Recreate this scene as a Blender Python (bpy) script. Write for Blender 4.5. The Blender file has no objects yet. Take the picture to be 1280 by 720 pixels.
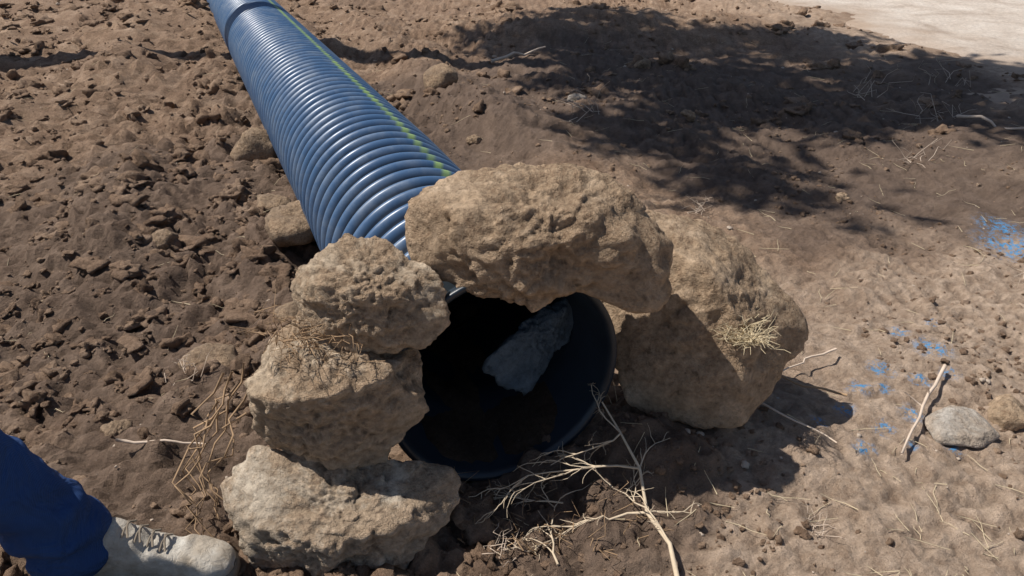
import bpy, bmesh, math, random
import numpy as np
from mathutils import Vector, noise, Matrix, Quaternion
from mathutils.bvhtree import BVHTree
random.seed(7); np.random.seed(7)
scene=bpy.context.scene
COL=scene.collection
def sstep(a,b,x):
    t=max(0.,min(1.,(x-a)/(b-a))); return t*t*(3-2*t)
# ---------------------------------------------------------------- materials
def newmat(name):
    m=bpy.data.materials.new(name); m.use_nodes=True
    nt=m.node_tree; nt.nodes.clear()
    out=nt.nodes.new('ShaderNodeOutputMaterial'); b=nt.nodes.new('ShaderNodeBsdfPrincipled')
    nt.links.new(b.outputs[0],out.inputs[0]); b.inputs['Specular IOR Level'].default_value=.25
    return m,nt,b
def nz(nt,scale,detail=6,rough=.6,vec=None,dist=0):
    n=nt.nodes.new('ShaderNodeTexNoise'); n.inputs['Scale'].default_value=scale
    n.inputs['Detail'].default_value=detail; n.inputs['Roughness'].default_value=rough
    n.inputs['Distortion'].default_value=dist
    if vec: nt.links.new(vec,n.inputs['Vector'])
    return n.outputs['Fac']
def ramp(nt,src,stops):
    r=nt.nodes.new('ShaderNodeValToRGB'); e=r.color_ramp.elements
    while len(e)<len(stops): e.new(.5)
    for i,(p,c) in enumerate(stops):
        e[i].position=p; e[i].color=(*c,1) if hasattr(c,'__len__') else (c,c,c,1)
    nt.links.new(src,r.inputs[0]); return r.outputs[0]
def mix(nt,fac,a,b,mode='MIX'):
    m=nt.nodes.new('ShaderNodeMix'); m.data_type='RGBA'; m.blend_type=mode
    for s,v in ((0,fac),(6,a),(7,b)):
        if isinstance(v,(int,float)): m.inputs[s].default_value=v
        elif isinstance(v,tuple): m.inputs[s].default_value=(*v,1)
        else: nt.links.new(v,m.inputs[s])
    return m.outputs[2]
def mth(nt,op,a,b=0.,clamp=False):
    m=nt.nodes.new('ShaderNodeMath'); m.operation=op; m.use_clamp=clamp
    for s,v in ((0,a),(1,b)):
        if isinstance(v,(int,float)): m.inputs[s].default_value=v
        else: nt.links.new(v,m.inputs[s])
    return m.outputs[0]
def bump(nt,b,h,dist,strength=1.,prev=None):
    n=nt.nodes.new('ShaderNodeBump'); n.inputs['Distance'].default_value=dist; n.inputs['Strength'].default_value=strength
    nt.links.new(h,n.inputs['Height'])
    if prev: nt.links.new(prev,n.inputs['Normal'])
    nt.links.new(n.outputs[0],b.inputs['Normal']); return n.outputs[0]
def posn(nt): return nt.nodes.new('ShaderNodeNewGeometry').outputs['Position']
def point(nt): return nt.nodes.new('ShaderNodeNewGeometry').outputs['Pointiness']
def attr(nt,name):
    a=nt.nodes.new('ShaderNodeAttribute'); a.attribute_name=name; return a.outputs['Fac']

def soil_mat(name,ground=False,gain=1.):
    m,nt,b=newmat(name); p=posn(nt)
    big=nz(nt,1.1,4,.6,p); mid=nz(nt,7,7,.65,p,.3); fine=nz(nt,70,5,.7,p)
    c=ramp(nt,mid,[(.28,tuple(gain*q for q in (.175,.108,.070))),(.5,tuple(gain*q for q in (.31,.208,.140))),(.72,tuple(gain*q for q in (.48,.345,.25)))])
    c=mix(nt,ramp(nt,big,[(.38,0.),(.66,.6)]),c,tuple(gain*q for q in (.23,.152,.106)))
    c=mix(nt,.65,c,ramp(nt,fine,[(.3,.5),(.5,1.),(.75,1.6)]),'MULTIPLY')
    v=nt.nodes.new('ShaderNodeTexVoronoi'); v.inputs['Scale'].default_value=85; nt.links.new(p,v.inputs['Vector'])
    grit=mth(nt,'MULTIPLY',ramp(nt,v.outputs['Distance'],[(.12,1.),(.2,0.)]),ramp(nt,nz(nt,25,3,.6,p),[(.52,0.),(.67,.7*gain)]))
    c=mix(nt,grit,c,(.60,.51,.41))
    if ground:
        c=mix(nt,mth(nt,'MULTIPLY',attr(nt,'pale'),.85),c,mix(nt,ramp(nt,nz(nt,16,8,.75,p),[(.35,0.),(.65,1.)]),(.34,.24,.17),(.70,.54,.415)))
        c=mix(nt,mth(nt,'MULTIPLY',attr(nt,'damp_and_shade'),.85),c,mix(nt,mid,(.066,.047,.038),(.22,.16,.127)))  # darkens the soil for damp ground and for painted shade
        c=mix(nt,.55,c,ramp(nt,point(nt),[(.44,.4),(.5,1.),(.58,1.3)]),'MULTIPLY')  # crevice shade painted into the soil colour, raised edges lightened
        pm=mth(nt,'MULTIPLY',attr(nt,'paint'),ramp(nt,nz(nt,48,7,.8,p),[(.50,0.),(.55,1.)]))
        c=mix(nt,pm,c,(.10,.38,.74))
    nt.links.new(c,b.inputs['Base Color']); b.inputs['Roughness'].default_value=.95
    n1=bump(nt,b,nz(nt,22,8,.75,p),.026,1.)
    bump(nt,b,nz(nt,110,4,.75,p),.007,1.,n1)
    return m
def rock_mat(name,c1,c2,dirt=.7,scale=9,dirtc=((.24,.155,.095),(.50,.36,.24))):
    m,nt,b=newmat(name)
    tc=nt.nodes.new('ShaderNodeTexCoord').outputs['Object']
    a=nz(nt,scale,8,.62,tc,.4); f=nz(nt,75,6,.7,tc)
    c=ramp(nt,a,[(.3,c1),(.68,c2)])
    c=mix(nt,.6,c,ramp(nt,f,[(.28,.6),(.5,1.05),(.75,1.5)]),'MULTIPLY')
    g=nt.nodes.new('ShaderNodeNewGeometry'); s=nt.nodes.new('ShaderNodeSeparateXYZ'); nt.links.new(g.outputs['Normal'],s.inputs[0])
    up=ramp(nt,s.outputs['Z'],[(-.2,.4),(.5,1.)])
    dn=ramp(nt,nz(nt,4.5,9,.72,tc,.3),[(.41,0.),(.51,1.)])
    d=mth(nt,'MULTIPLY',mth(nt,'MULTIPLY',up,dn),dirt)
    c=mix(nt,d,c,mix(nt,ramp(nt,f,[(.35,0.),(.65,1.)]),*dirtc))
    c=mix(nt,.75,c,ramp(nt,g.outputs['Pointiness'],[(.42,.35),(.495,.95),(.56,1.3)]),'MULTIPLY')  # painted shade in the rock's crevices, lighter on its edges
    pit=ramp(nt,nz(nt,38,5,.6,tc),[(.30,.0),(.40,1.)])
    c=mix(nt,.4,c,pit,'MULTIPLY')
    nt.links.new(c,b.inputs['Base Color']); b.inputs['Roughness'].default_value=.92
    n1=bump(nt,b,nz(nt,14,9,.72,tc),.022,.9)
    n2=bump(nt,b,nz(nt,90,5,.75,tc),.007,.9,n1)
    bump(nt,b,mix(nt,dn,(0,0,0),ramp(nt,nz(nt,45,4,.7,tc),[(.3,.3),(.7,1.)])),.008,.8,n2)
    return m
def plain(name,col,rough=.8,var=.3,scale=30,spec=.25,bmp=.003):
    m,nt,b=newmat(name); tc=nt.nodes.new('ShaderNodeTexCoord').outputs['Object']
    n=nz(nt,scale,5,.6,tc)
    c=mix(nt,n,tuple(x*(1-var) for x in col),tuple(min(1,x*(1+var)) for x in col))
    nt.links.new(c,b.inputs['Base Color']); b.inputs['Roughness'].default_value=rough; b.inputs['Specular IOR Level'].default_value=spec
    if bmp: bump(nt,b,n,bmp,.7)
    return m
M_ground=soil_mat('soil_ground',True); M_clod=soil_mat('soil_clod'); M_silt=soil_mat('shaded_silt',False,.3)  # silt colour darkened to paint the shade inside the pipe mouth
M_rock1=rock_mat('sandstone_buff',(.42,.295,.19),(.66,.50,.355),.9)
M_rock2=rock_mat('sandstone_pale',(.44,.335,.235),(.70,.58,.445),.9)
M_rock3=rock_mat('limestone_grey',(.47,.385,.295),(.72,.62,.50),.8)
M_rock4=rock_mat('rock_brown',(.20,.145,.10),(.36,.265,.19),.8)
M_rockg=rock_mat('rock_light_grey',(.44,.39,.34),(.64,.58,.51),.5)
M_rockd=rock_mat('rock_wet_grey',(.08,.12,.17),(.20,.26,.32),.15,dirtc=((.12,.12,.12),(.22,.22,.21)))
M_peb=plain('pebble_stone',(.44,.36,.29),.85,.5,20)
M_twig=plain('dry_twig',(.60,.49,.36),.8,.3,60)
M_twigp=plain('pale_stick',(.62,.50,.40),.8,.25,40)
M_root=plain('dry_root',(.36,.24,.145),.85,.3,40)
M_straw=plain('straw',(.66,.55,.37),.8,.25,50)
M_bark=plain('bark',(.13,.10,.075),.9,.4,15,bmp=.02)
M_leaf=plain('leaf',(.06,.10,.035),.6,.4,4,bmp=0)

# ---------------------------------------------------------------- mesh helpers
def mesh_obj(name,verts,faces,mat,smooth=True,parent=None):
    me=bpy.data.meshes.new(name); me.from_pydata([tuple(v) for v in verts],[],faces); me.update()
    if smooth: me.polygons.foreach_set('use_smooth',[True]*len(me.polygons))
    if mat: me.materials.append(mat)
    o=bpy.data.objects.new(name,me); COL.objects.link(o)
    if parent: o.parent=parent
    return o
class Tubes:
    def __init__(s): s.v=[]; s.f=[]
    def add(s,pts,r0,r1,k=6):
        pts=[Vector(p) for p in pts]; n=len(pts); base=len(s.v)
        for i,p in enumerate(pts):
            t=(pts[min(i+1,n-1)]-pts[max(i-1,0)]).normalized()
            a=t.cross(Vector((.13,.31,.94))).normalized(); b=t.cross(a)
            r=r0+(r1-r0)*i/(n-1)
            for j in range(k):
                an=2*math.pi*j/k; s.v.append(p+a*math.cos(an)*r+b*math.sin(an)*r)
        for i in range(n-1):
            for j in range(k):
                q=base+i*k; s.f.append((q+j,q+(j+1)%k,q+k+(j+1)%k,q+k+j))
        s.f.append(tuple(base+j for j in range(k))); s.f.append(tuple(base+(n-1)*k+j for j in range(k))[::-1])
    def obj(s,name,mat,parent=None): return mesh_obj(name,s.v,s.f,mat,True,parent)
def wig(p0,p1,n=8,amp=.01,sag=0):
    p0=Vector(p0);p1=Vector(p1); o=random.uniform(0,100); out=[]
    for i in range(n):
        t=i/(n-1); e=math.sin(math.pi*min(1,t*1.0))
        q=p0.lerp(p1,t)+Vector((noise.noise((o+t*3,0,0)),noise.noise((o+t*3,5,0)),noise.noise((o+t*3,9,0))))*amp*2*(.2+e)
        q.z-=sag*e; out.append(q)
    return out

# ---------------------------------------------------------------- terrain
def road_edge(y): return 3.48-.225*(y-5.45)
AX0=Vector((-.491,2.758,.277)); AXD=Vector((.37,-.929,0)).normalized()
def fr(x,y,sc,oc,seed=0): return noise.fractal((x*sc+seed,y*sc,seed*.7),.9,2.0,oc)
def gh(x,y,fine=True):
    rd=x-road_edge(y)
    if rd<-1.5 or rd>6: onroad=0
    else: onroad=sstep(-.5,1.0,rd+.5*noise.noise((x*.9,y*.9,3.)))*(1-sstep(5.2,5.8,rd))
    d=math.hypot(x-.1,y-1.7)
    far=sstep(.7,2.2,d)
    h=.07*fr(x,y,.55,3,3)*far
    near=y<16 and -8<x<8 and y>.2
    rel=Vector((x-AX0.x,y-AX0.y)); slat=rel.x*AXD.y-rel.y*AXD.x; lat=abs(slat); al=rel.x*AXD.x+rel.y*AXD.y
    m=.45+.55*far
    h+=.05*fr(x,y,1.9,3,11)*m
    if near:
        left=1-sstep(-.5,.3,x+.4*(y-2.7))
        back=sstep(3.3,4.5,y)
        a=fr(x,y,7,4,23); lm=.5+.8*sstep(-.2,.5,noise.noise((x*.9,y*.9,6.)))+1.2*left+.6*back
        b_=noise.noise((x*13+31,y*13,1.)); c_=noise.noise((x*27+3,y*27,5.))
        h+=.016*a*lm+.026*abs(b_)*lm+.016*abs(c_)*lm
        if y<5: h+=.006*fr(x,y,48,3,41)
    if al<.6:
        k=1-sstep(-.5,.6,al)
        h+=k*(.15*math.exp(-((lat-.95)/.32)**2)*(.6+.8*noise.noise((x*1.2,y*1.2,0.))))
        h+=.085*math.exp(-((lat-.40)/.17)**2)*(.7+.9*noise.noise((x*3,y*3,1.)))
    h+=.22*math.exp(-(((x-.6)/1.3)**2+((y-7.4)/.8)**2))
    h-=.05*math.exp(-(((x-.08)/.2)**2+((y-1.38)/.2)**2))
    h+=.10*math.exp(-(((x-.34)/.15)**2+((y-1.58)/.15)**2))
    h+=.06*math.exp(-(((x-.58)/.2)**2+((y-1.78)/.15)**2))
    h=h*(1-onroad)-.03*onroad
    return h
def axis(fine0,fine1,step,g0,g1,lo,hi):
    mid=list(np.arange(fine0,fine1,step)); a=[];s=step;x=fine0
    while x>lo: s*=g0; x-=s; a.append(x)
    b=[];s=step;x=mid[-1]
    while x<hi: s*=g1; x+=s; b.append(x)
    return a[::-1]+mid+b
xs=axis(-1.6,1.7,.0145,1.022,1.022,-120,120); ys=axis(1.05,3.1,.0125,1.07,1.013,-60,160)
nx,ny=len(xs),len(ys)
co=np.zeros((ny,nx,3),dtype=np.float32)
blues=[(1.31,2.11,.05),(1.25,2.22,.03),(2.04,2.96,.12),(2.10,3.15,.09),(.914,1.634,.025),(.92,1.80,.025),(1.106,1.787,.03),(1.105,2.0,.035),(1.0,1.72,.025),(1.20,1.95,.03),(1.0,1.9,.03),(.72,1.9,.025),(1.16,1.66,.02),(2.25,2.8,.1),(1.3,1.98,.025),(1.07,1.9,.025),(.82,1.72,.02),(1.4,2.3,.02),(1.05,1.66,.015)]
damp_and_shade=np.zeros((ny,nx),dtype=np.float32); paint=np.zeros((ny,nx),dtype=np.float32); pale=np.zeros((ny,nx),dtype=np.float32)
for j,y in enumerate(ys):
    for i,x in enumerate(xs):
        co[j,i]=(x,y,gh(x,y))
        if 0<y<14 and -6<x<6:
            n=noise.noise((x*1.1,y*1.1,4.))*.9+noise.noise((x*4,y*4,2.))*.35
            q=((x-1.3)/2.3)**2+((y-4.8)/1.7)**2+n  # damp soil that also paints extra darkness into the tree's shade
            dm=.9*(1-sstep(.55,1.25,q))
            q2=((x+1.1)/1.2)**2+((y-3.0)/1.8)**2+n  # darker soil on the left of the pipe
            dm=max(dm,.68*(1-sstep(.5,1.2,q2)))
            q3=((x-.18)/.36)**2+((y-1.42)/.26)**2+n*.6  # shade in front of the outlet, painted into the soil colour
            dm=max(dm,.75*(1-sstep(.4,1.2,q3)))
            damp_and_shade[j,i]=dm
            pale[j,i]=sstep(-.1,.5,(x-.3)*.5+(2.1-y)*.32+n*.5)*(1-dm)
            re=abs(x-road_edge(y)+.15); pale[j,i]=max(pale[j,i],(1-sstep(.1,.9,re))*(.7+n*.4))
            if y<4 and x>.5:
              for bx,by,br in blues:
                dd=math.hypot(x-bx,y-by)
                if dd<br*1.6: paint[j,i]=max(paint[j,i],1-sstep(br*.3,br*1.6,dd))
me=bpy.data.meshes.new('ground'); N=nx*ny
me.vertices.add(N); me.vertices.foreach_set('co',co.reshape(-1))
idx=np.arange(N).reshape(ny,nx)
quads=np.stack([idx[:-1,:-1],idx[:-1,1:],idx[1:,1:],idx[1:,:-1]],-1).reshape(-1)
nf=len(quads)//4
me.loops.add(nf*4); me.loops.foreach_set('vertex_index',quads.astype(np.int32))
me.polygons.add(nf); me.polygons.foreach_set('loop_start',np.arange(0,nf*4,4,dtype=np.int32)); me.polygons.foreach_set('use_smooth',np.ones(nf,dtype=bool))
me.update(); me.validate()
for nme,arr in (('damp_and_shade',damp_and_shade),('paint',paint),('pale',pale)):
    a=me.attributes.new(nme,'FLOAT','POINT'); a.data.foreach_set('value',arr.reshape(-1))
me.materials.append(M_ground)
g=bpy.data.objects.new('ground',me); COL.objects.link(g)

rv=[];rf=[];ed=[]; ry=list(np.arange(-20,4,1.))+list(np.arange(4,12,.06))+list(np.arange(12,90,2.))
rx=[-.5+i*.06 for i in range(42)]+[2.5,3,3.5,4,4.5,5,5.6]
for y in ry:
    for k in rx:
        x=road_edge(y)+k; e_=sstep(-.1,1.1,k+.5*noise.noise((x*1.1,y*1.1,9.))+.25*noise.noise((x*5,y*5,4.)))
        ed.append(e_); rv.append((x,y,-.035+.045*sstep(-.3,.5,k)+.012*noise.noise((x*1.2,y*1.2,8.))+.010*noise.noise((x*5,y*5,1.))))
w=len(rx)
for j in range(len(ry)-1):
    for i in range(w-1): rf.append((j*w+i,j*w+i+1,(j+1)*w+i+1,(j+1)*w+i))
m,nt,b=newmat('pale_gravel_road'); p=posn(nt)
c=ramp(nt,nz(nt,2.2,7,.65,p,.5),[(.3,(.40,.32,.26)),(.5,(.57,.49,.42)),(.75,(.70,.63,.56))])
c=mix(nt,.6,c,ramp(nt,nz(nt,35,6,.75,p),[(.3,.55),(.6,1.15)]),'MULTIPLY')
c=mix(nt,attr(nt,'verge'),mix(nt,nz(nt,9,6,.7,p),(.28,.20,.145),(.54,.41,.31)),c)
nt.links.new(c,b.inputs['Base Color']); b.inputs['Roughness'].default_value=.9
bump(nt,b,nz(nt,22,8,.75,p),.02,.9)
ro=mesh_obj('gravel_road',rv,rf,m); a=ro.data.attributes.new('verge','FLOAT','POINT'); a.data.foreach_set('value',ed)

# ---------------------------------------------------------------- rocks
def ico(sub):
    bm=bmesh.new(); bmesh.ops.create_icosphere(bm,subdivisions=sub,radius=1)
    v=[x.co.copy() for x in bm.verts]; f=[tuple(q.index for q in x.verts) for x in bm.faces]
    nb=[[e.other_vert(x).index for e in x.link_edges] for x in bm.verts]; bm.free(); return v,f,nb
ICO={k:ico(k) for k in (2,3,4,5,6)}
def boulder(name,loc,hull,mat,rot=(math.radians(-28),0,0),sub=6,smooth=5,amp=.02,seed=0,dents=(),unit=.01):
    bm=bmesh.new()
    for h in hull: bm.verts.new(Vector(h)*unit)
    r=bmesh.ops.convex_hull(bm,input=bm.verts)
    cen=sum((v.co for v in bm.verts),Vector())/len(bm.verts)
    bmesh.ops.triangulate(bm,faces=bm.faces)
    tree=BVHTree.FromBMesh(bm)
    V,F,NB=ICO[sub]; rad=[]
    for d in V:
        hit=tree.ray_cast(cen+d*3,-d)[0]
        rad.append((hit-cen).length if hit else .05)
    bm.free()
    for _ in range(smooth): rad=[.4*rad[i]+.6*sum(rad[j] for j in NB[i])/len(NB[i]) for i in range(len(rad))]
    sz=sum(rad)/len(rad); out=[]
    for d,rr in zip(V,rad):
        p=cen+d*rr; o=Vector((seed*3.1,seed*1.7,0))
        q=p/sz
        n1=noise.fractal(q*1.0+o,.95,2.1,4); n2=noise.fractal(q*5+o,.8,2.2,5)
        rg=1-abs(noise.noise(q*1.5+o*2))*3.
        rg2=1-abs(noise.noise(q*3.5-o))*5.
        st=math.floor((q.z*1.6+q.x*.4+n1*.8)*2.)/2.-(q.z*1.6+q.x*.4+n1*.8)
        dsp=amp*(.95*n1+.36*n2-.36*max(rg,0)-.20*max(rg2,0)+.22*st)
        p=p+d*dsp
        for (dx,dy,dz,dr,ds) in dents:
            D=(p-Vector((dx,dy,dz))*unit).length/(dr*unit)
            if D<1: p=p-(p-cen)*(ds*(1-D*D)**2)
        out.append(p)
    o=mesh_obj(name,out,F,mat); o.location=loc; o.rotation_euler=rot
    return o
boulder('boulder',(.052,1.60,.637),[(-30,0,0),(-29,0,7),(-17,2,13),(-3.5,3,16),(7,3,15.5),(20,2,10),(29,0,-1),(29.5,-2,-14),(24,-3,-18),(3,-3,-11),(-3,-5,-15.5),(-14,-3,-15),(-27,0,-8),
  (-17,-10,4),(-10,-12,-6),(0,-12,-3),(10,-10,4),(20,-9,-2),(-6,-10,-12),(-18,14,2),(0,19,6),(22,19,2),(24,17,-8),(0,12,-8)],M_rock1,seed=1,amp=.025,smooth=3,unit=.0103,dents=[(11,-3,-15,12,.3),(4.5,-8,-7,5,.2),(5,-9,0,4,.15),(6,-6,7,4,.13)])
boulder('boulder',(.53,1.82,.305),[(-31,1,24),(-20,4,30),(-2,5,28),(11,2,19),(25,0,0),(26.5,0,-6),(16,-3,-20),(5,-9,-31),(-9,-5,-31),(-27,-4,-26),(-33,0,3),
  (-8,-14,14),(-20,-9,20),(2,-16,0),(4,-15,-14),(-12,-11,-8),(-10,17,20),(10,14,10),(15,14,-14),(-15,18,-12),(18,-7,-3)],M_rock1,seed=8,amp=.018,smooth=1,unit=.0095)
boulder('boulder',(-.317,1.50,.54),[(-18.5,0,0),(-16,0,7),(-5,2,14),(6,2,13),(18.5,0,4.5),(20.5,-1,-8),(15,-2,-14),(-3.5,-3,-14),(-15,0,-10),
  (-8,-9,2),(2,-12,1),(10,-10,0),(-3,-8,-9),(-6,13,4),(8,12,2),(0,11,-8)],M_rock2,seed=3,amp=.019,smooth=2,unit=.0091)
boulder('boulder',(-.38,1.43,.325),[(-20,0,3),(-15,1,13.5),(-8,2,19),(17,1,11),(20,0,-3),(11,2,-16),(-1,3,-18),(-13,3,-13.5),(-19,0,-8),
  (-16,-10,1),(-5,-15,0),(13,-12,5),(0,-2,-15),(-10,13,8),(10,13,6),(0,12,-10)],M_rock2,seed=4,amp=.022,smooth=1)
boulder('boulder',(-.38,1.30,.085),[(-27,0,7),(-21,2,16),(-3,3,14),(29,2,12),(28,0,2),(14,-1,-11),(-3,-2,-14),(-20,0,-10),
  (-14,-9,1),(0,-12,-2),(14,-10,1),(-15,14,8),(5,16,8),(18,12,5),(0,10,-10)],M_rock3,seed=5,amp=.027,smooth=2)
def ball(rx,ry,rz,n=16,sd=0):
    random.seed(sd); L=[]
    for i in range(n):
        v=Vector((random.gauss(0,1),random.gauss(0,1),random.gauss(0,1))).normalized(); L.append((v.x*rx,v.y*ry,v.z*rz))
    return L
def stone(name,x,y,rx,ry,rz,mat,sd,lift=.2,rotz=0,amp=.008):
    return boulder(name,(x,y,gh(x,y)+rz*.01*lift),ball(rx,ry,rz,18,sd),mat,rot=(0,0,rotz),sub=4,smooth=2,amp=amp,seed=sd)
stone('stone',-.80,2.75,14,13,12,M_rock4,11,lift=.3,amp=.015)
stone('stone',-1.25,3.75,14,14,13,M_rock4,12,lift=.4,amp=.015)
stone('stone',-.45,5.05,13,11,12,M_rock4,13,lift=.4)
stone('stone',-.92,2.05,11,9,5,M_rock4,14)
stone('stone',-.62,1.92,7,8,8,M_rock4,15)
stone('stone',-.70,2.25,8,7,6,M_rock4,18)
stone('stone',-1.0,3.1,9,8,7,M_rock4,25); stone('stone',-1.3,2.7,7,6,5,M_rock4,26)
boulder('flat_stone',(1.21,1.72,gh(1.21,1.72)+.006),[(-10,-3,0),(-8,6,1),(3,9,2),(9,5,1),(9,-4,0),(1,-7,0),(-8,-2,2.5),(-2,6,3.5),(6,4,3.5),(6,-3,2.5),(0,-5,2.5),(0,0,-4)],M_rockg,rot=(0,0,.2),sub=5,smooth=1,amp=.004,seed=16,unit=.0105)
stone('stone',1.38,1.80,7,8,6,M_rock1,17)
stone('stone',.40,4.9,7,6,4,M_rockg,19); stone('stone',1.0,4.5,6,5,4,M_rock4,20); stone('stone',-.2,4.1,5,5,3,M_rock4,21)
stone('stone',.95,5.9,8,7,5,M_rock4,22); stone('stone',1.5,3.4,4,4,3,M_rock1,23); stone('stone',-1.05,1.7,5,5,4,M_rock4,24)

# ---------------------------------------------------------------- scatter clods / pebbles / litter
def scatter(name,count,sizef,mat,flt,sub=2,seed=1,sink=.25,rough=.55):
    rs=random.Random(seed); V,F,_=ICO[sub]; tmpl=[]
    for k in range(14):
        t=[]
        for v in V:
            n=noise.fractal(v*1.3+Vector((k*5.,seed,0)),.8,2,3); t.append(v*(1+rough*n))
        tmpl.append(np.array([tuple(q) for q in t]))
    F=np.array(F); allv=[];allf=[];base=0;n=0
    while n<count:
        u=rs.random(); y=1.0+8.5*u**1.9; x=rs.uniform(-.85,.95)*(.75+.78*y*.9)
        if not flt(x,y,rs): continue
        s=sizef(rs)*(1+.12*(y-1.5)); 
        t=tmpl[rs.randrange(14)]; a=rs.uniform(0,6.28); ca,sa=math.cos(a),math.sin(a)
        sx,sy,szz=s*rs.uniform(.7,1.3),s*rs.uniform(.7,1.3),s*rs.uniform(.4,.9)
        q=t*np.array([sx,sy,szz]); R=np.array([[ca,-sa,0],[sa,ca,0],[0,0,1]]); q=q@R.T
        q+=np.array([x,y,gh(x,y)+szz*(.5-sink)]); allv.append(q); allf.append(F+base); base+=len(q); n+=1
    vv=np.concatenate(allv); ff=np.concatenate(allf)
    return mesh_obj(name,vv.tolist(),[tuple(q) for q in ff.tolist()],mat)
def inpipe(x,y):
    rel=Vector((x-AX0.x,y-AX0.y)); lat=abs(rel.x*AXD.y-rel.y*AXD.x); al=rel.x*AXD.x+rel.y*AXD.y
    return lat<.25 and al<1.3
def f1(x,y,rs):
    if inpipe(x,y) or x>road_edge(y)+.3: return False
    dn=.35+1.1*noise.noise((x*1.6,y*1.6,5.))+(.35 if x<-.3 else 0)
    return rs.random()<dn
scatter('soil_clods',9500,lambda r:.0028+.010*r.random()**3.4,M_clod,f1,2,3,.4,.8)
scatter('soil_clods',1300,lambda r:.012+.036*r.random()**2,M_clod,lambda x,y,r:f1(x,y,r) and (x<-.2-.3*(y-2) or (y>4.2 and r.random()<.35)),3,5,.95,1.2)
scatter('pebbles',350,lambda r:.0025+.008*r.random()**4,M_peb,lambda x,y,r:not inpipe(x,y),2,9)
T=Tubes(); rs=random.Random(4); random.seed(4); k=0
while k<520:
    y=1.1+6*rs.random()**1.8; x=rs.uniform(-.8,.9)*(.75+.7*y)
    if inpipe(x,y) or x>road_edge(y): continue
    if x<.2 and rs.random()<.6: continue
    L=rs.uniform(.02,.09)*(1+.1*y); a=rs.uniform(0,6.28); z=gh(x,y)+.004
    x2,y2=x+L*math.cos(a),y+L*math.sin(a)
    T.add(wig((x,y,z),(x2,y2,gh(x2,y2)+rs.uniform(.004,.02)),4,.004),.0010,.0005,4); k+=1
T.obj('straw_litter',M_straw)

# ---------------------------------------------------------------- culvert pipe
pe=bpy.data.objects.new('culvert_pipe',None); COL.objects.link(pe)
def pipe_mat():
    m,nt,b=newmat('corrugated_hdpe')
    tc=nt.nodes.new('ShaderNodeTexCoord').outputs['Object']
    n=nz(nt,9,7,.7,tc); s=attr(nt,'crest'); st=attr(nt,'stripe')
    c=mix(nt,s,(.003,.005,.010),(.06,.125,.245))  # sky sheen on crests and groove shade painted into the black plastic's colour
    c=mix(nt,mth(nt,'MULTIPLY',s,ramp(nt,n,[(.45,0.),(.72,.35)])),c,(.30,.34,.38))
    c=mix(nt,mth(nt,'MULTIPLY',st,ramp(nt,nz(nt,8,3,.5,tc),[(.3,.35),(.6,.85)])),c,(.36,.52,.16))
    nt.links.new(c,b.inputs['Base Color']); nt.links.new(ramp(nt,n,[(.3,.27),(.7,.5)]),b.inputs['Roughness']); b.inputs['Specular IOR Level'].default_value=.7
    return m
M_pipe=pipe_mat()
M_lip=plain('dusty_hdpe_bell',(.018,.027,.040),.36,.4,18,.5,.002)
LX=Vector((AXD.y,-AXD.x,0)) ; LX=-LX if LX.x<0 else LX
def axpt(s):
    z=.277 if s>0 else .277+.030*s
    return Vector((AX0.x+AXD.x*s,AX0.y+AXD.y*s,z))
def loft(prof,name,mat,K=96,attrs=False):
    v=[];f=[];cr=[];sp=[]
    for (s,r,c) in prof:
        P=axpt(s)
        for k in range(K):
            a=2*math.pi*k/K; v.append(P+LX*math.cos(a)*r+Vector((0,0,1))*math.sin(a)*r)
            cr.append(c); da=abs(a-math.radians(70)); sp.append(1. if da<math.radians(2.6) else 0.)
    for i in range(len(prof)-1):
        for k in range(K): f.append((i*K+k,i*K+(k+1)%K,(i+1)*K+(k+1)%K,(i+1)*K+k))
    o=mesh_obj(name,v,f,mat,True,pe)
    if attrs:
        a=o.data.attributes.new('crest','FLOAT','POINT'); a.data.foreach_set('value',cr)
        a=o.data.attributes.new('stripe','FLOAT','POINT'); a.data.foreach_set('value',sp)
    return o
prof=[]; pitch=.078; s=-13.0
R=.275; dep=.038
while s<1.0:
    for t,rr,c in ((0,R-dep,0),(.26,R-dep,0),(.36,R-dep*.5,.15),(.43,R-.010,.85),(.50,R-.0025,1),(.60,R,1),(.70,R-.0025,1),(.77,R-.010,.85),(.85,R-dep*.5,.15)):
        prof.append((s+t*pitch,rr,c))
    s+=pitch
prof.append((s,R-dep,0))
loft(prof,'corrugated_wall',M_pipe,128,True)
e=s; ri=.232
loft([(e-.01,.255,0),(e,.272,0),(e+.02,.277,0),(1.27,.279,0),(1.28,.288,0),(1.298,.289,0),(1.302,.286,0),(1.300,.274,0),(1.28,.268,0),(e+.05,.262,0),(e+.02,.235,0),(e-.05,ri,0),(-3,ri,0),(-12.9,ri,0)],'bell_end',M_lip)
sv=[];sf=[]; W=24
for i in range(44):
    s_=1.29-i*.05; P=axpt(s_)
    for k in range(W+1):
        u=-1+2*k/W; hw=.19
        z=P.z-.262+.03*min(1,i/6)+.03*noise.noise((u*3,i*.25,2.))+.012*noise.noise((u*11,i*.9,2.))+.06*u*u-(.04 if i==0 else 0)
        q=P+LX*u*hw; sv.append((q.x,q.y,z))
for i in range(43):
    for k in range(W): a=i*(W+1)+k; sf.append((a,a+1,a+W+2,a+W+1))
mesh_obj('silt',sv,sf,M_silt,True,pe)
q=axpt(1.12)+LX*.14
boulder('stone',(q.x,q.y,.265),[(-9,0,-15),(8,2,-16),(10,3,2),(9,3,14),(3,2,14),(-4,0,4),(-8,-3,-8),(3,-2,0),(3,-2,9),(0,6,0)],M_rockd,rot=(-.5,.6,0),sub=5,smooth=1,amp=.016,seed=33,unit=.0105)
M_blue=plain('blue_plastic',(.05,.35,.6),.4,.2,20,.5,.0)
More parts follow.
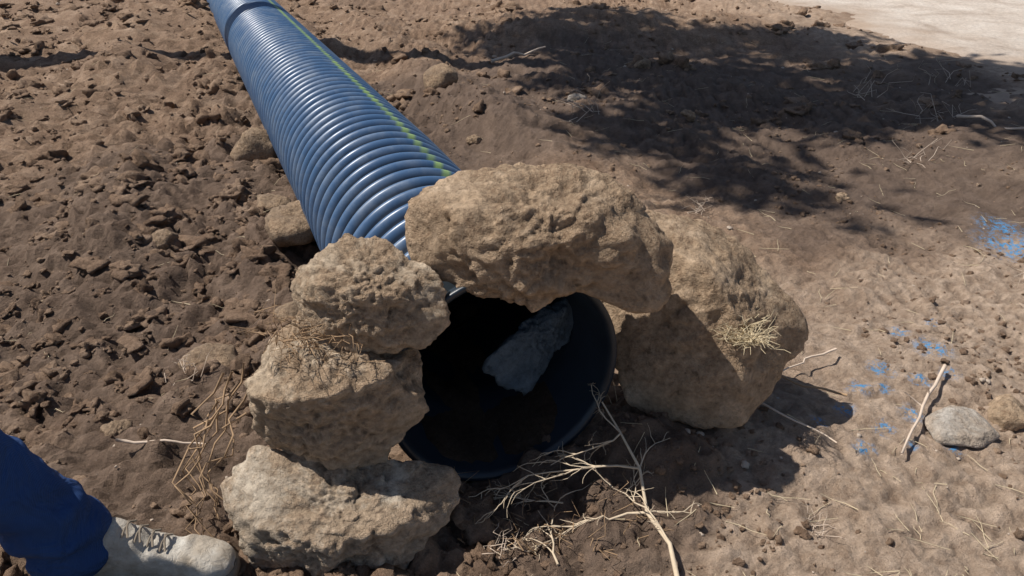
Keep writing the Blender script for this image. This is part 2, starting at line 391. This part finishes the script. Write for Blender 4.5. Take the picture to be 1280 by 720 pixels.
sv=[];sf=[]
for i in range(6):
    a=math.radians(96+i*3.)
    for s_ in (1.225,1.245): sv.append(axpt(s_)+LX*math.cos(a)*.284+Vector((0,0,1))*math.sin(a)*.284)
for i in range(5): sf.append((2*i,2*i+1,2*i+3,2*i+2))
mesh_obj('tape_band',sv,sf,M_blue,True,pe)

# ---------------------------------------------------------------- branches, sticks, grass
random.seed(23)
T=Tubes()
def G(x,y,z=0): return Vector((x,y,gh(x,y)+z))
main=[G(.35,1.20,.012),G(.345,1.28,.022),G(.31,1.38,.02),G(.30,1.46,.035),G(.262,1.54,.045),G(.225,1.63,.10)]
T.add(main,.006,.002,7)
def br(p,d,L,r,depth):
    d=Vector(d).normalized(); q=Vector(p); pts=[q.copy()]
    n=6
    for i in range(n):
        d=(d+Vector((random.uniform(-.4,.4),random.uniform(-.4,.4),random.uniform(-.3,.2)))).normalized()
        q=q+d*L/n; q.z=max(q.z,gh(q.x,q.y)+.004); pts.append(q.copy())
        if depth>0 and random.random()<.75:
            sd=(d+Vector((random.uniform(-.9,.9),random.uniform(-.7,.7),random.uniform(-.2,.4)))).normalized()
            br(q,sd,L*random.uniform(.3,.55),r*.6,depth-1)
    T.add(pts,r,r*.35,5)
br(main[1],(-.7,.6,.15),.2,.003,2); br(main[2],(-1,.25,.25),.27,.0034,2); br(main[3],(-1,-.1,.25),.32,.0032,2)
br(main[3],(.5,.6,.3),.12,.0022,1); br(main[2],(.7,.3,.2),.10,.0022,1); br(main[4],(-.6,.3,.5),.15,.0022,2)
br(main[4],(-.7,-.5,.2),.2,.0024,2); br(G(.10,1.25,.01),(-.3,1,.1),.2,.003,1); br(G(.12,1.42,.02),(-1,.3,.3),.2,.0024,2)
T.obj('dry_branch',M_twig)
def stick(name,a,b,r,mat,n=9,amp=.006,twigs=0):
    T=Tubes(); pts=wig(G(*a),G(*b),n,amp); T.add(pts,r,r*.5,7)
    for i in range(twigs):
        q=pts[random.randrange(2,n-1)]; T.add(wig(q,q+Vector((random.uniform(-.06,.06),random.uniform(-.06,.06),.03)),4,.004),r*.4,r*.2,5)
    return T.obj(name,mat)
stick('stick',(1.28,1.98,.03),(.99,1.60,.02),.0055,M_twigp,twigs=2,amp=.012)
stick('stick',(.60,1.80,.02),(.83,1.62,.02),.0038,M_twigp,amp=.01)
stick('stick',(.93,1.82,.03),(.72,1.90,.025),.004,M_root,amp=.01)
stick('stick',(-.98,1.57,.03),(-.77,1.59,.025),.0045,M_twigp,amp=.01)
stick('stick',(.98,2.05,.03),(.78,1.93,.025),.004,M_twigp,amp=.01)
stick('stick',(-.15,5.9,.04),(.25,6.1,.04),.012,M_twigp,amp=.03); stick('stick',(2.6,4.6,.04),(2.9,4.2,.04),.01,M_twigp,amp=.03)
T=Tubes()
for i in range(9):
    x=-.68+random.uniform(-.03,.06); y=1.38+random.uniform(-.05,.1)
    a=(x+.05,y+.08,random.uniform(.25,.36)); c=(x-.04,y-.02,.15); d=(x+random.uniform(-.03,.08),y-.1,.02)
    pts=wig(a,c,6,.03)+wig(c,d,6,.03)[1:]; T.add(pts,.0028,.0012,5)
for i in range(46):
    a=Vector((-.42+random.uniform(-.1,.1),1.42+random.uniform(-.03,.04),.49+random.uniform(-.03,.03)))
    T.add(wig(a,a+Vector((random.uniform(-.1,.1),random.uniform(-.09,.0),random.uniform(-.07,.05))),6,.03),.0012,.0006,4)
for i in range(30):
    x=random.uniform(-.12,.32); y=1.36+random.uniform(-.08,.12)
    T.add(wig(G(x,y,.01),G(x+random.uniform(-.1,.1),y+random.uniform(-.08,.08),.05),6,.03),.0014,.0006,4)
T.obj('dry_roots',M_root)
def tuft(name,c,n,L,mat,flat=.6,r=.0012):
    T=Tubes(); c=Vector(c)
    for i in range(n):
        a=random.uniform(0,6.28); d=Vector((math.cos(a),math.sin(a),random.uniform(.05,flat*2)))
        d.normalize(); p=c+Vector((random.uniform(-1,1),random.uniform(-1,1),0))*L*.4
        l=L*random.uniform(.3,1.1); T.add(wig(p,p+d*l,5,L*.2,sag=-L*.05),r,r*.4,4)
    return T.obj(name,mat)
tuft('dry_grass_tuft',(.565,1.675,.32),190,.085,M_straw,.5)
for (x,y,n,L) in [(2.55,4.75,12,.3),(2.3,5.2,8,.25),(2.05,3.9,9,.18),(.45,4.4,8,.28),(.8,3.2,10,.15),(-.02,1.28,14,.07),(-.95,1.95,10,.1),(1.9,2.6,10,.12),(1.35,1.45,14,.07),(.7,1.35,12,.06),(3.0,5.6,9,.3)]:
    tuft('dry_weed',G(x,y,.0),n,L,M_twigp,.8,.0012*(1+.25*(y-1.5)))

# ---------------------------------------------------------------- tree beyond the view (casts the dappled shade)
te=bpy.data.objects.new('tree',None); COL.objects.link(te)
T=Tubes(); random.seed(5); tips=[]
base=Vector((-5.4,6.5,gh(-5.4,6.5)-.1)); cc=Vector((-.9,5.75,6.0))
tr=[base,base+Vector((.3,-.05,1.6)),base+Vector((1.0,-.1,3.)),base+Vector((2.4,-.2,4.6)),cc]
T.add(tr,.24,.09,12)
def limb(p,d,L,r,dp):
    pts=[p.copy()]; q=p.copy()
    for i in range(5):
        d=(d+Vector((random.uniform(-.25,.25),random.uniform(-.25,.25),random.uniform(-.1,.18)))).normalized()
        q=q+d*L/5; pts.append(q.copy())
        if dp>0 and i>0:
            sd=(d+Vector((random.uniform(-1,1),random.uniform(-1,1),random.uniform(-.5,.6)))).normalized(); limb(q,sd,L*.55,r*.5,dp-1)
    if dp<2: tips.extend(pts[2:])
    T.add(pts,r,r*.3,6)
for i in range(17):
    a=i*2.4; p=tr[3].lerp(tr[4],.4+.6*random.random()); limb(p,Vector((math.cos(a),math.sin(a)*.75,random.uniform(-.1,.5))).normalized(),random.uniform(1.0,1.75),.06,2)
T.obj('trunk_and_limbs',M_bark,te)
lv=[];lf=[]
for t in tips:
    if noise.noise(t*1.1)<-.2: continue
    for k in range(13):
        c=t+Vector((random.gauss(0,.15),random.gauss(0,.15),random.gauss(0,.1)))
        u=Vector((random.gauss(0,1),random.gauss(0,1),random.gauss(0,1))).normalized(); v=u.orthogonal().normalized(); s_=random.uniform(.05,.12)
        b0=len(lv); lv+= [c-u*s_,c+v*s_*.5,c+u*s_,c-v*s_*.5]; lf.append((b0,b0+1,b0+2,b0+3))
mesh_obj('foliage',lv,lf,M_leaf,False,te)

# ---------------------------------------------------------------- person (leg and boot enter the picture)
pp=bpy.data.objects.new('person',None); COL.objects.link(pp)
def denim():
    m,nt,b=newmat('denim'); tc=nt.nodes.new('ShaderNodeTexCoord').outputs['Object']
    c=mix(nt,nz(nt,9,6,.6,tc),(.014,.036,.12),(.045,.11,.30))
    wv=nt.nodes.new('ShaderNodeTexWave'); wv.inputs['Scale'].default_value=160; wv.inputs['Distortion'].default_value=2; nt.links.new(tc,wv.inputs['Vector'])
    c=mix(nt,.25,c,wv.outputs['Color'],'MULTIPLY'); nt.links.new(c,b.inputs['Base Color']); b.inputs['Roughness'].default_value=.9
    n1=bump(nt,b,nz(nt,11,3,.5,tc,1.5),.03,.8); return m
M_den=denim(); M_shirt=plain('work_shirt',(.10,.11,.13),.9,.2,10,bmp=.01); M_skin=plain('skin',(.45,.27,.19),.55,.08,20,bmp=.001)
M_hair=plain('hair',(.05,.035,.025),.7,.3,80)
nodes={'pel':((-1.25,.95,.95),.13,0),'hl':((-1.24,1.04,.9),.095,0),'kl':((-1.06,1.125,.5),.078,0),'al':((-.90,1.18,.19),.082,0),'cl':((-.865,1.185,.075),.098,0),
'hr':((-1.26,.86,.9),.095,0),'kr':((-1.27,.82,.48),.070,0),'ar':((-1.38,.80,.13),.065,0),'cr':((-1.38,.80,.08),.07,0),
'wa':((-1.23,.95,1.1),.125,1),'ch':((-1.2,.95,1.3),.15,1),'nb':((-1.18,.95,1.46),.07,1),'ne':((-1.16,.95,1.53),.055,2),'hd':((-1.14,.95,1.57),.055,2),
'sl':((-1.19,1.13,1.4),.07,1),'el':((-1.27,1.2,1.13),.05,1),'wl':((-1.2,1.2,.9),.036,1),'pl':((-1.18,1.2,.84),.035,2),
'sr':((-1.19,.77,1.4),.07,1),'er':((-1.27,.70,1.13),.05,1),'wr':((-1.2,.70,.9),.036,1),'pr':((-1.18,.70,.84),.035,2)}
edges=[('pel','hl'),('hl','kl'),('kl','al'),('al','cl'),('pel','hr'),('hr','kr'),('kr','ar'),('ar','cr'),('pel','wa'),('wa','ch'),('ch','nb'),('nb','ne'),('ne','hd'),
('ch','sl'),('sl','el'),('el','wl'),('wl','pl'),('ch','sr'),('sr','er'),('er','wr'),('wr','pr')]
names=list(nodes); ix={n:i for i,n in enumerate(names)}
def skinobj(name,V,E,Rr,mat,root=0,sub=2,parent=None):
    me=bpy.data.meshes.new(name); me.from_pydata(V,E,[]); o=bpy.data.objects.new(name,me); COL.objects.link(o)
    md=o.modifiers.new('s','SKIN'); md.use_smooth_shade=True
    for i,r in enumerate(Rr): sv=me.skin_vertices[0].data[i]; sv.radius=(r,r); sv.use_root=(i==root)
    ms=o.modifiers.new('u','SUBSURF'); ms.levels=sub; ms.render_levels=sub
    dg=bpy.context.evaluated_depsgraph_get(); dg.update(); m2=bpy.data.meshes.new_from_object(o.evaluated_get(dg))
    o.modifiers.clear(); o.data=m2; m2.materials.clear()
    for mm in (mat if isinstance(mat,list) else [mat]): m2.materials.append(mm)
    o.parent=parent; m2.polygons.foreach_set('use_smooth',[True]*len(m2.polygons)); return o
body=skinobj('body',[nodes[n][0] for n in names],[(ix[a],ix[b]) for a,b in edges],[nodes[n][1] for n in names],[M_den,M_shirt,M_skin],0,4,pp)
def segd(p,a,b):
    ab=b-a; t=max(0,min(1,(p-a).dot(ab)/ab.length_squared)); return (p-(a+ab*t)).length
segs=[(Vector(nodes[a][0]),Vector(nodes[b][0]),nodes[b][2] if b!='hd' else 2,min(nodes[a][1],nodes[b][1])) for a,b in edges]
for f in body.data.polygons:
    c=Vector(f.center); best=min(segs,key=lambda s:segd(c,s[0],s[1])-s[3]); f.material_index=best[2]
for v in body.data.vertices:
    if v.co.z<1.0:
        c=v.co; f_=.010*noise.noise((c.x*10,c.y*10,c.z*24))+.004*noise.noise(c*34)
        f_+=.008*math.sin(c.z*75+4*noise.noise(c*9))*(1-sstep(.12,.42,c.z))
        v.co=c+v.normal*f_
for nm,cy in (('hand_l',1.2),('hand_r',.70)):
    sgn=1 if nm=='hand_l' else -1
    V=[(-1.18,cy,.85),(-1.175,cy,.79)];E=[(0,1)];Rr=[.028,.026]
    for k in range(4):
        off=(k-1.5)*.021; L=[.032,.036,.034,.026][k]; b0=len(V)
        V+=[(-1.172+off,cy,.765),(-1.165+off,cy-sgn*.006,.765-L),(-1.16+off,cy-sgn*.02,.765-L*1.7),(-1.157+off,cy-sgn*.034,.765-L*2.2)]
        E+=[(1,b0),(b0,b0+1),(b0+1,b0+2),(b0+2,b0+3)]; Rr+=[.010,.009,.0085,.0075]
    b0=len(V); V+=[(-1.145,cy-sgn*.01,.815),(-1.125,cy-sgn*.02,.785),(-1.12,cy-sgn*.028,.76)]; E+=[(0,b0),(b0,b0+1),(b0+1,b0+2)]; Rr+=[.013,.011,.009]
    skinobj(nm,V,E,Rr,M_skin,0,2,pp)
V,F,_=ICO[5]; out=[]; hm=[]
for d in V:
    x,y,z=d; p=Vector((x*.098,y*.076,z*.118))
    if z<0: p.y*=1-.28*(-z)**1.5; p.x*=1-.12*(-z)
    def gb(cx,cy,cz,w): return math.exp(-((p.x-cx)**2+(p.y-cy)**2+(p.z-cz)**2)/w**2)
    p.x+=.024*gb(.095,0,-.018,.016)+.012*gb(.098,0,.006,.012)
    for s_ in (1,-1):
        p.x-=.010*gb(.088,s_*.030,.006,.015); p.x+=.006*gb(.09,s_*.03,.028,.015)
        p.y+=s_*.018*gb(-.005,s_*.076,-.006,.018)
    p.x+=.007*gb(.088,0,-.052,.014)-.004*gb(.093,0,-.050,.004)+.008*gb(.08,0,-.092,.02)
    hair=(z>.42 and x<.8) or (x<-.05 and z>-.35)
    if hair: p*=1.06
    out.append(p); hm.append(hair)
hd=mesh_obj('head',out,F,M_skin,True,pp); hd.location=(-1.13,.95,1.66); hd.data.materials.append(M_hair)
for f in hd.data.polygons:
    if sum(hm[i] for i in f.vertices)>=2: f.material_index=1
hd.rotation_euler=(0,.25,.3)
def suede():
    m,nt,b=newmat('suede_boot'); tc=nt.nodes.new('ShaderNodeTexCoord').outputs['Object']
    c=ramp(nt,nz(nt,16,8,.7,tc,.6),[(.3,(.34,.29,.23)),(.5,(.58,.53,.46)),(.7,(.70,.67,.61))])
    c=mix(nt,ramp(nt,nz(nt,7,5,.6,tc),[(.5,0.),(.64,.6)]),c,(.30,.23,.16))
    nt.links.new(c,b.inputs['Base Color']); b.inputs['Roughness'].default_value=.9
    bump(nt,b,nz(nt,45,7,.7,tc,1.),.008,.9); return m
M_boot=suede(); M_sole=plain('boot_sole',(.24,.20,.16),.85,.3,20); M_lace=plain('boot_lace',(.22,.18,.14),.8,.3,40)
def boot(name,loc,rz):
    st=[(-.02,.012,.05,.10),(-.005,.032,.02,.15),(.03,.040,.018,.165),(.07,.044,.018,.165),(.11,.044,.018,.148),(.145,.044,.018,.118),(.18,.048,.018,.098),(.22,.054,.018,.086),(.26,.054,.018,.078),(.29,.046,.018,.068),(.31,.032,.02,.054),(.318,.010,.028,.04)]
    K=40; v=[];f=[]
    P=[]
    for i in range(len(st)-1):
        for k in range(6):
            t=k/6; P.append([st[i][j]+(st[i+1][j]-st[i][j])*t for j in range(4)])
    P.append(list(st[-1]))
    for _ in range(6): P=[P[0]]+[[(P[i-1][j]+2*P[i][j]+P[i+1][j])/4 for j in range(4)] for i in range(1,len(P)-1)]+[P[-1]]
    for i,(x,w_,z0,z1) in enumerate(P):
        for k in range(K):
            a=2*math.pi*k/K; c,s=math.cos(a),math.sin(a)
            c=math.copysign(abs(c)**.75,c); s=math.copysign(abs(s)**.85,s)
            yy=c*w_*(1-.12*max(0,s)); zz=(z0+z1)/2+s*(z1-z0)/2
            cr=.005*noise.noise((x*28,yy*28,zz*28))+(.003*math.sin(x*150+3*noise.noise((x*20,yy*20,0)))*max(0,s) if .12<x<.24 else 0)
            v.append((x,yy*(1+cr*8),zz+cr))
    n=len(P)
    for i in range(n-1):
        for k in range(K): f.append((i*K+k,i*K+(k+1)%K,(i+1)*K+(k+1)%K,(i+1)*K+k))
    f.append(tuple(range(K))); f.append(tuple(range((n-1)*K,n*K))[::-1])
    e=bpy.data.objects.new(name,None); COL.objects.link(e); e.parent=pp; e.location=loc; e.rotation_euler=(0,0,rz)
    mesh_obj('upper',v,f,M_boot,True,e)
    v=[];f=[]; out=[(x,w_+.006) for x,w_,a,b in P]; ring=[(x,w_) for x,w_ in out]+[(x,-w_) for x,w_ in out[::-1]]
    m_=len(ring)
    for z,sc in ((0,.97),(.008,1.),(.024,1.),(.030,.97)):
        for x,y in ring: v.append((.15+(x-.15)*(1.02*sc),y*sc,z))
    for l in range(3):
        for k in range(m_): f.append((l*m_+k,l*m_+(k+1)%m_,(l+1)*m_+(k+1)%m_,(l+1)*m_+k))
    f.append(tuple(range(m_))[::-1]); f.append(tuple(range(3*m_,4*m_)))
    mesh_obj('sole',v,f,M_sole,True,e)
    T=Tubes()
    for k in range(4):
        x=.115+k*.022; z=.150-.0125*k*1.1
        T.add([(x,-.024,z-.012),(x+.004,-.010,z),(x+.008,.008,z+.001),(x+.012,.024,z-.012)],.0022,.0022,6)
        T.add([(x,.024,z-.012),(x+.004,.010,z+.001),(x+.008,-.008,z),(x+.012,-.024,z-.012)],.0022,.0022,6)
    T.obj('laces',M_lace,e)
boot('boot',(-.90,1.20,gh(-.8,1.22)+.002),.05)
boot('boot',(-1.44,.80,gh(-1.3,.8)),-.1)

# ---------------------------------------------------------------- light, sky, camera
el=math.radians(58); hd_=Vector((.985,-.12)).normalized()
L=bpy.data.lights.new('sun','SUN'); L.energy=5.0; L.angle=math.radians(.5); L.color=(1,.95,.87)
lo=bpy.data.objects.new('sun',L); COL.objects.link(lo)
lo.rotation_euler=Vector((hd_.x*math.cos(el),hd_.y*math.cos(el),-math.sin(el))).to_track_quat('-Z','Y').to_euler(); lo.location=(-4,3,8)
W=bpy.data.worlds.new('World'); scene.world=W; W.use_nodes=True; nt=W.node_tree
bg=nt.nodes['Background']; sk=nt.nodes.new('ShaderNodeTexSky'); sk.sky_type='NISHITA'; sk.sun_disc=False
sk.sun_elevation=el; sk.sun_rotation=math.atan2(-hd_.x,-hd_.y); nt.links.new(sk.outputs[0],bg.inputs[0]); bg.inputs[1].default_value=.075
cam=bpy.data.cameras.new('camera'); cam.sensor_width=36; cam.lens=36*1000/1280; cam.clip_end=500; cam.clip_start=.05
oc=bpy.data.objects.new('camera',cam); COL.objects.link(oc); oc.location=(0,0,1.35); oc.rotation_euler=(math.radians(62),0,0)
scene.camera=oc
scene.view_settings.view_transform='Standard'; scene.view_settings.look='None'; scene.view_settings.exposure=0
